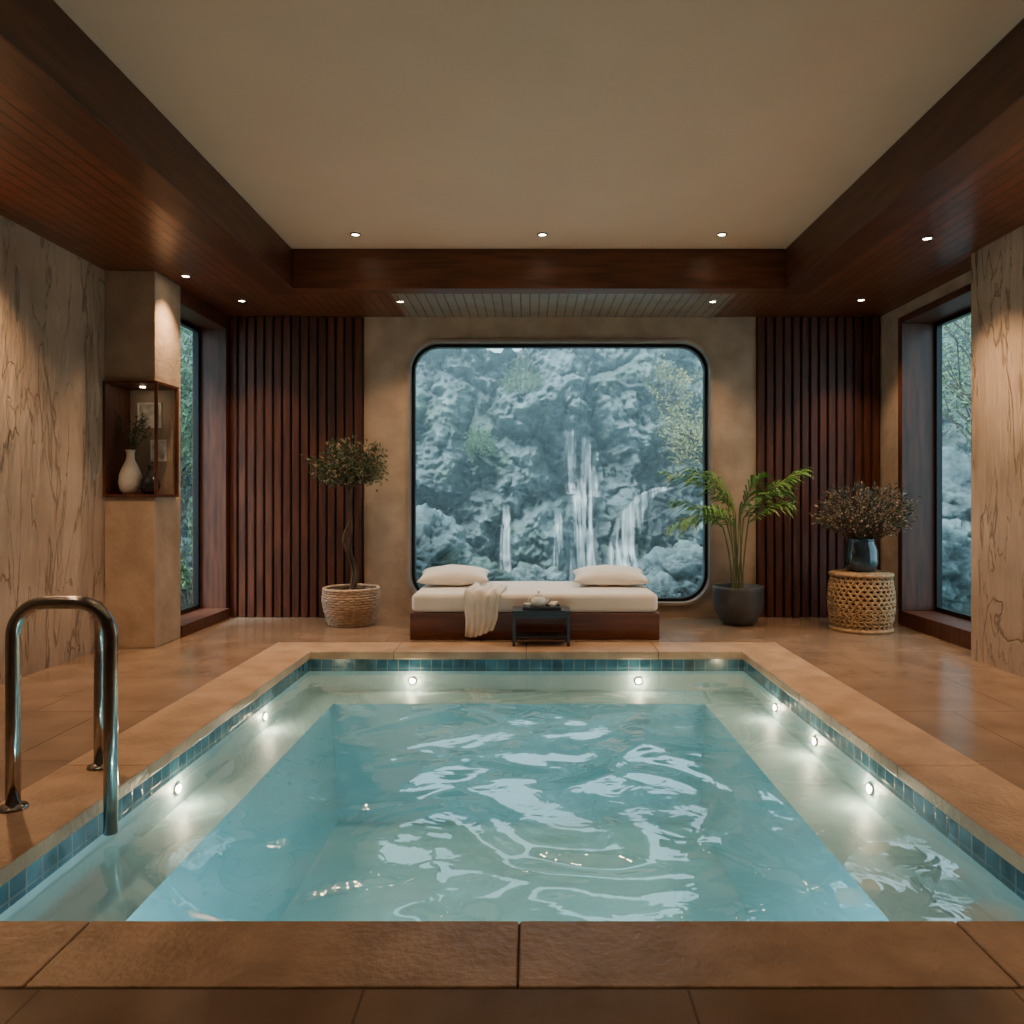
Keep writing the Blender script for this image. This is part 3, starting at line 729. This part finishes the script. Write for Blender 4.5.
# niche vases
nz_ = 1.222
e = empty("branch_vase", (-3.24, 6.08, nz_)); b = B()
b.lathe([(0, .001), (.05, .001), (.075, .03), (.088, .09), (.082, .16), (.055, .23), (.032, .28), (.028, .33), (.038, .36), (.030, .36), (.02, .32), (0, .30)], (-3.24, 6.08, nz_), 32)
b.make("vase", M['whitevase'], True, e)
b = B()
for i in range(16):
    tip = (-3.24 + U(-.10, .22), 6.08 + U(-.1, .12), nz_ + U(.50, .68)); pts = wob((-3.24, 6.08, nz_ + .33), tip, 6, .06, i)
    b.tube(pts, .002, 4, 0)
    for k in range(26):
        t = U(1.5, 6); kk = min(int(t), 5); q = pts[kk].lerp(pts[kk + 1], t - kk)
        b.leaf(q, (U(-1, 1), U(-1, 1), U(-.3, 1)), .022, .012, 1)
b.make("branches", [M['bark'], M['leafdark']], False, e)
e = empty("bud_vase", (-3.07, 6.06, nz_)); b = B()
b.lathe([(0, .001), (.04, .001), (.062, .02), (.078, .07), (.068, .12), (.035, .16), (.02, .185), (.02, .215), (.032, .235), (.026, .235), (.014, .21), (0, .2)], (-3.07, 6.06, nz_), 32)
b.make("vase", M['darkglaze'], True, e)

# ------------------------------------------------------------------ garden, cliff, waterfall
wc = empty("waterfall_cliff", (.5, 11, 0))
V3 = lambda a, b_, c_: Vector((a, b_, c_))
def cliff(x, z):
    wx = x + .38 * noise.fractal(V3(x * .9, z * .9, 11), .7, 2, 5); wz = z + .38 * noise.fractal(V3(x * .9, z * .9, 22), .7, 2, 5)
    d1, _ = noise.voronoi(V3(wx * .80, wz * .58, 3.3)); d2, _ = noise.voronoi(V3(wx * 2.1 + wz * .5, wz * 1.4, 8.1)); d3, _ = noise.voronoi(V3(wx * 5.5, wz * 4.0, 2.1))
    g1 = min(1, (d1[1] - d1[0]) * 2.6); g2 = min(1, (d2[1] - d2[0]) * 2.4); g3 = min(1, (d3[1] - d3[0]) * 2.6)
    c2 = noise.cell(V3(wx * 1.7, wz * 1.5, 31)) * .12
    f = noise.fractal(V3(x * 1.4, z * 1.2, 1.3), .6, 2.15, 10) * .22
    rg = noise.ridged_multi_fractal(V3(x * 1.3, z * .9, 4), .9, 2.2, 8, 1, 2) * -.07
    rec = .8 * math.exp(-((x - .78) / .55) ** 2) * (1 / (1 + math.exp((z - 2.35) * 7)))
    y = 11.45 + .006 * x * x + z * .40 - .50 * g1 ** .7 + .35 * noise.noise(V3(x * .4, z * .4, 9)) - .20 * g2 ** .8 - .05 * g3 + f + rg + c2 + rec - .25 * (1 - d1[0])
    cav_shade = (.35 + .65 * g1 ** .5) * (.6 + .4 * g2 ** .5) * (.85 + .15 * g3) * max(.5, min(1.25, 1 - 1.3 * f))  # crevice shade, painted into the rock colour
    return y, cav_shade
def cliff_y(x, z): return cliff(x, z)[0]
nx_, nzz = 760, 270; vs = []; fs = []; cv = []
for j in range(nzz + 1):
    for i in range(nx_ + 1):
        x = -8.5 + 18 * i / nx_; t = j / nzz
        ztop = 3.75 + .7 * noise.noise(V3(x * .6, 4, 4)) + .3 * noise.noise(V3(x * 2.6, 4, 4)) + .03 * (x - .3) ** 2
        z = -.6 + (ztop + .6) * min(t / .9, 1)
        y, q = cliff(x, z)
        if t > .9: y += (t - .9) * 30; z += (t - .9) * 2 * noise.noise(V3(x, t * 20, 0))
        vs.append((x, y, z)); cv.append(q)
for j in range(nzz):
    for i in range(nx_):
        a = j * (nx_ + 1) + i; fs.append((a, a + 1, a + nx_ + 2, a + nx_ + 1))
o = obj("rock_face", vs, fs, M['rock'], True, wc); attr(o, "cavity_shade", cv)
B().box(-10, 11, 7.8, 13, -.5, -.25).make("garden_ground", M['moss'])
B().box(-1.5, 3.2, 8.6, 11.3, -.26, -.235).make("stream", M['extstream'], parent=wc)
B().box(-10, -3.62, 2, 7.8, -.5, -.25).box(3.97, 11, 2, 7.8, -.5, -.25).make("garden_lawn", M['moss'])
B().box(-9, 10, 7.95, 12.6, -.24, 6.5).make("mist", M['mist'], parent=wc)

def boulder(c, r, seed, sq_=(1, 1, .8)):
    bm = bmesh.new(); bmesh.ops.create_icosphere(bm, subdivisions=6, radius=1); cv = []
    for v in bm.verts:
        p = v.co.copy(); o3 = Vector((seed, 0, 0))
        dd, _ = noise.voronoi(p * 1.5 + o3 + noise.noise_vector(p * 1.5) * .35); g = min(1, (dd[1] - dd[0]) * 2.4)
        fr_ = noise.fractal(p * 2 + o3, .55, 2.1, 8)
        d = .86 + .35 * noise.noise(p * 1.1 + o3) + .16 * fr_ + .16 * g - .06 * noise.ridged_multi_fractal(p * 1.6 + o3, .9, 2.2, 6, 1, 2)
        q = p * d; v.co = Vector(c) + Vector((q.x * sq_[0], q.y * sq_[1], q.z * sq_[2])) * r; cv.append((.5 + .5 * g ** .5) * max(.5, min(1.2, 1 + fr_)))  # boulder colour also carries painted crevice shade
    me = bpy.data.meshes.new("boulder"); bm.to_mesh(me); bm.free(); me.materials.append(M['rock'])
    for p in me.polygons: p.use_smooth = True
    o = bpy.data.objects.new("boulder", me); COL.objects.link(o); o.parent = wc; o.matrix_parent_inverse = Matrix.Translation(-wc.location); attr(o, "cavity_shade", cv)
for c, r, s in (((-1.55, 9.9, .25), .95, 1), ((-.85, 9.6, -.02), .6, 2), ((-2.6, 10.3, .5), .9, 3), ((.1, 10.6, -.1), .5, 4), ((2.3, 10.2, .0), .75, 5), ((3.0, 10.4, .5), .85, 6), ((1.7, 9.7, -.15), .38, 7), ((4.9, 9.6, .3), .9, 8), ((5.9, 10.3, 1.0), 1.0, 9), ((-4.8, 10.0, .1), .8, 10)):
    boulder(c, r, s * 5.3)

def fall(path, w0, w1, name="falling_water"):
    n = 60; m = 12; vs = []; fs = []; ed = []
    P = [Vector((a, b_)) for a, b_ in path]
    for i in range(n + 1):
        t = i / n * (len(P) - 1); k = min(int(t), len(P) - 2); q = P[k].lerp(P[k + 1], t - k)
        w_ = w0 + (w1 - w0) * i / n
        for j in range(m + 1):
            x = q.x + (j / m - .5) * w_; ys = min(cliff_y(x + a, q.y + b_) for a in (-.12, -.06, 0, .06, .12) for b_ in (-.1, 0, .1, .25))
            vs.append([x, ys - .04, q.y]); u = j / m; v = i / n
            ed.append(min(1, 1.9 * math.sin(math.pi * u)) * min(1, v * 12 + .2))
    for _ in range(4):
        for i in range(1, n):
            for j in range(m + 1):
                a = i * (m + 1) + j; vs[a][1] = (vs[a - m - 1][1] + vs[a][1] + vs[a + m + 1][1]) / 3
    for i in range(n):
        for j in range(m):
            a = i * (m + 1) + j; fs.append((a, a + 1, a + m + 2, a + m + 1))
    o = obj(name, vs, fs, M['fall'], True, wc); attr(o, "edge", ed)
fall([(.60, 2.25), (.66, 1.7), (.72, 1.25)], .18, .32)
fall([(.88, 2.15), (.90, 1.7), (.94, 1.2)], .16, .30)
fall([(.82, 1.3), (.80, .6), (.78, -.25)], .36, .5)
fall([(.42, 1.0), (.41, .4), (.39, -.25)], .12, .2)
fall([(2.1, 1.36), (1.75, 1.24), (1.5, .98), (1.36, .45), (1.28, -.25)], .34, .46)
fall([(-.34, 1.1), (-.36, .4), (-.34, -.2)], .12, .24)

def tree(x, y, z0, h, rad, mat, leaves, ls, nb=40):
    b = B(); top = Vector((x + U(-.2, .2), y, z0 + h * .6))
    b.tube(wob((x, y, z0), top, 10, .25, x), [.07 - .004 * i for i in range(11)], 8, 0)
    c = (x, y, z0 + h * .75)
    tips = []
    for i in range(nb):
        th = U(0, 6.283); ph = math.acos(U(-.8, 1)); tip = Vector((c[0] + rad * math.sin(ph) * math.cos(th), c[1] + rad * math.sin(ph) * math.sin(th), c[2] + rad * 1.1 * math.cos(ph)))
        st = Vector((x, y, z0)).lerp(top, U(.5, 1)); pts = wob(st, tip, 6, .2, i); tips.append(pts)
        b.tube(pts, [.02, .016, .013, .01, .008, .006, .003], 4, 0, caps=False)
    for i in range(leaves):
        pts = random.choice(tips); t = U(1.5, 6); k = min(int(t), 5); q = pts[k].lerp(pts[k + 1], t - k) + Vector((random.gauss(0, 1), random.gauss(0, 1), random.gauss(0, 1))) * .12
        b.leaf(q, (U(-1, 1), U(-1, 1), U(-1, .6)), ls * U(.6, 1.3), ls * .5, 1)
    b.make("garden_tree", [M['bark'], mat])
tree(2.65, 10.9, 1.0, 1.7, .7, M['leafgold'], 4500, .045)
tree(-4.6, 9.4, -.3, 4.4, 1.2, M['leafout'], 7000, .08)
tree(-5.6, 10.6, -.3, 4.6, 1.4, M['leafout'], 6000, .10)
tree(5.6, 9.0, -.3, 4.6, 1.0, M['leafout'], 3000, .06)
tree(6.6, 10.6, .3, 4.6, 1.3, M['leafout'], 3500, .08)
def shrub(name, c, r, mat, n, ls=.05):
    b = B(); bush(b, c, r, r, r * .9, (c[0], c[1], max(c[2] - r, -.25)), 50, n, ls, 1, 1, 0); b.make(name, [M['bark'], mat])
shrub("garden_shrub", (-.75, cliff_y(-.75, 1.9) - .1, 2.0), .24, M['leafout'], 1400, .04)
shrub("garden_shrub", (3.6, 9.8, -.05), .4, M['leafgold'], 1500)
shrub("garden_shrub", (2.1, cliff_y(2.1, 2.9) - .1, 2.95), .45, M['leafgold'], 1500, .04)
shrub("garden_shrub", (-.1, cliff_y(-.1, 3.0) - .1, 3.05), .35, M['leafout'], 1300, .04)
shrub("garden_shrub", (-4.0, 8.8, .5), .8, M['leafout'], 5000, .07)
shrub("garden_shrub", (-4.3, 9.0, 1.6), .8, M['leafout'], 5000, .07)

# ------------------------------------------------------------------ world + camera
wd = bpy.data.worlds.new("overcast_sky"); S.world = wd; wd.use_nodes = True
bg = wd.node_tree.nodes['Background']; bg.inputs[0].default_value = (.52, .84, .98, 1); bg.inputs[1].default_value = 2.9
sl = bpy.data.lights.new("hazy_sun", 'SUN'); sl.energy = 8.5; sl.color = (.76, .95, 1.0); sl.angle = math.radians(18)
so = bpy.data.objects.new("hazy_sun", sl); COL.objects.link(so); so.location = (-4, 4, 12)
so.rotation_euler = Vector((.6, .62, -1.1)).to_track_quat('-Z', 'Y').to_euler()

cam = bpy.data.cameras.new("camera"); co = bpy.data.objects.new("camera", cam); COL.objects.link(co)
co.location = (0, 0, 1.2); co.rotation_euler = (math.radians(90), 0, 0)
cam.sensor_width = 36; cam.lens = 36 * 750 / 1024; cam.shift_x = -18 / 1024; cam.shift_y = -15 / 1024
cam.clip_start = .05
S.camera = co
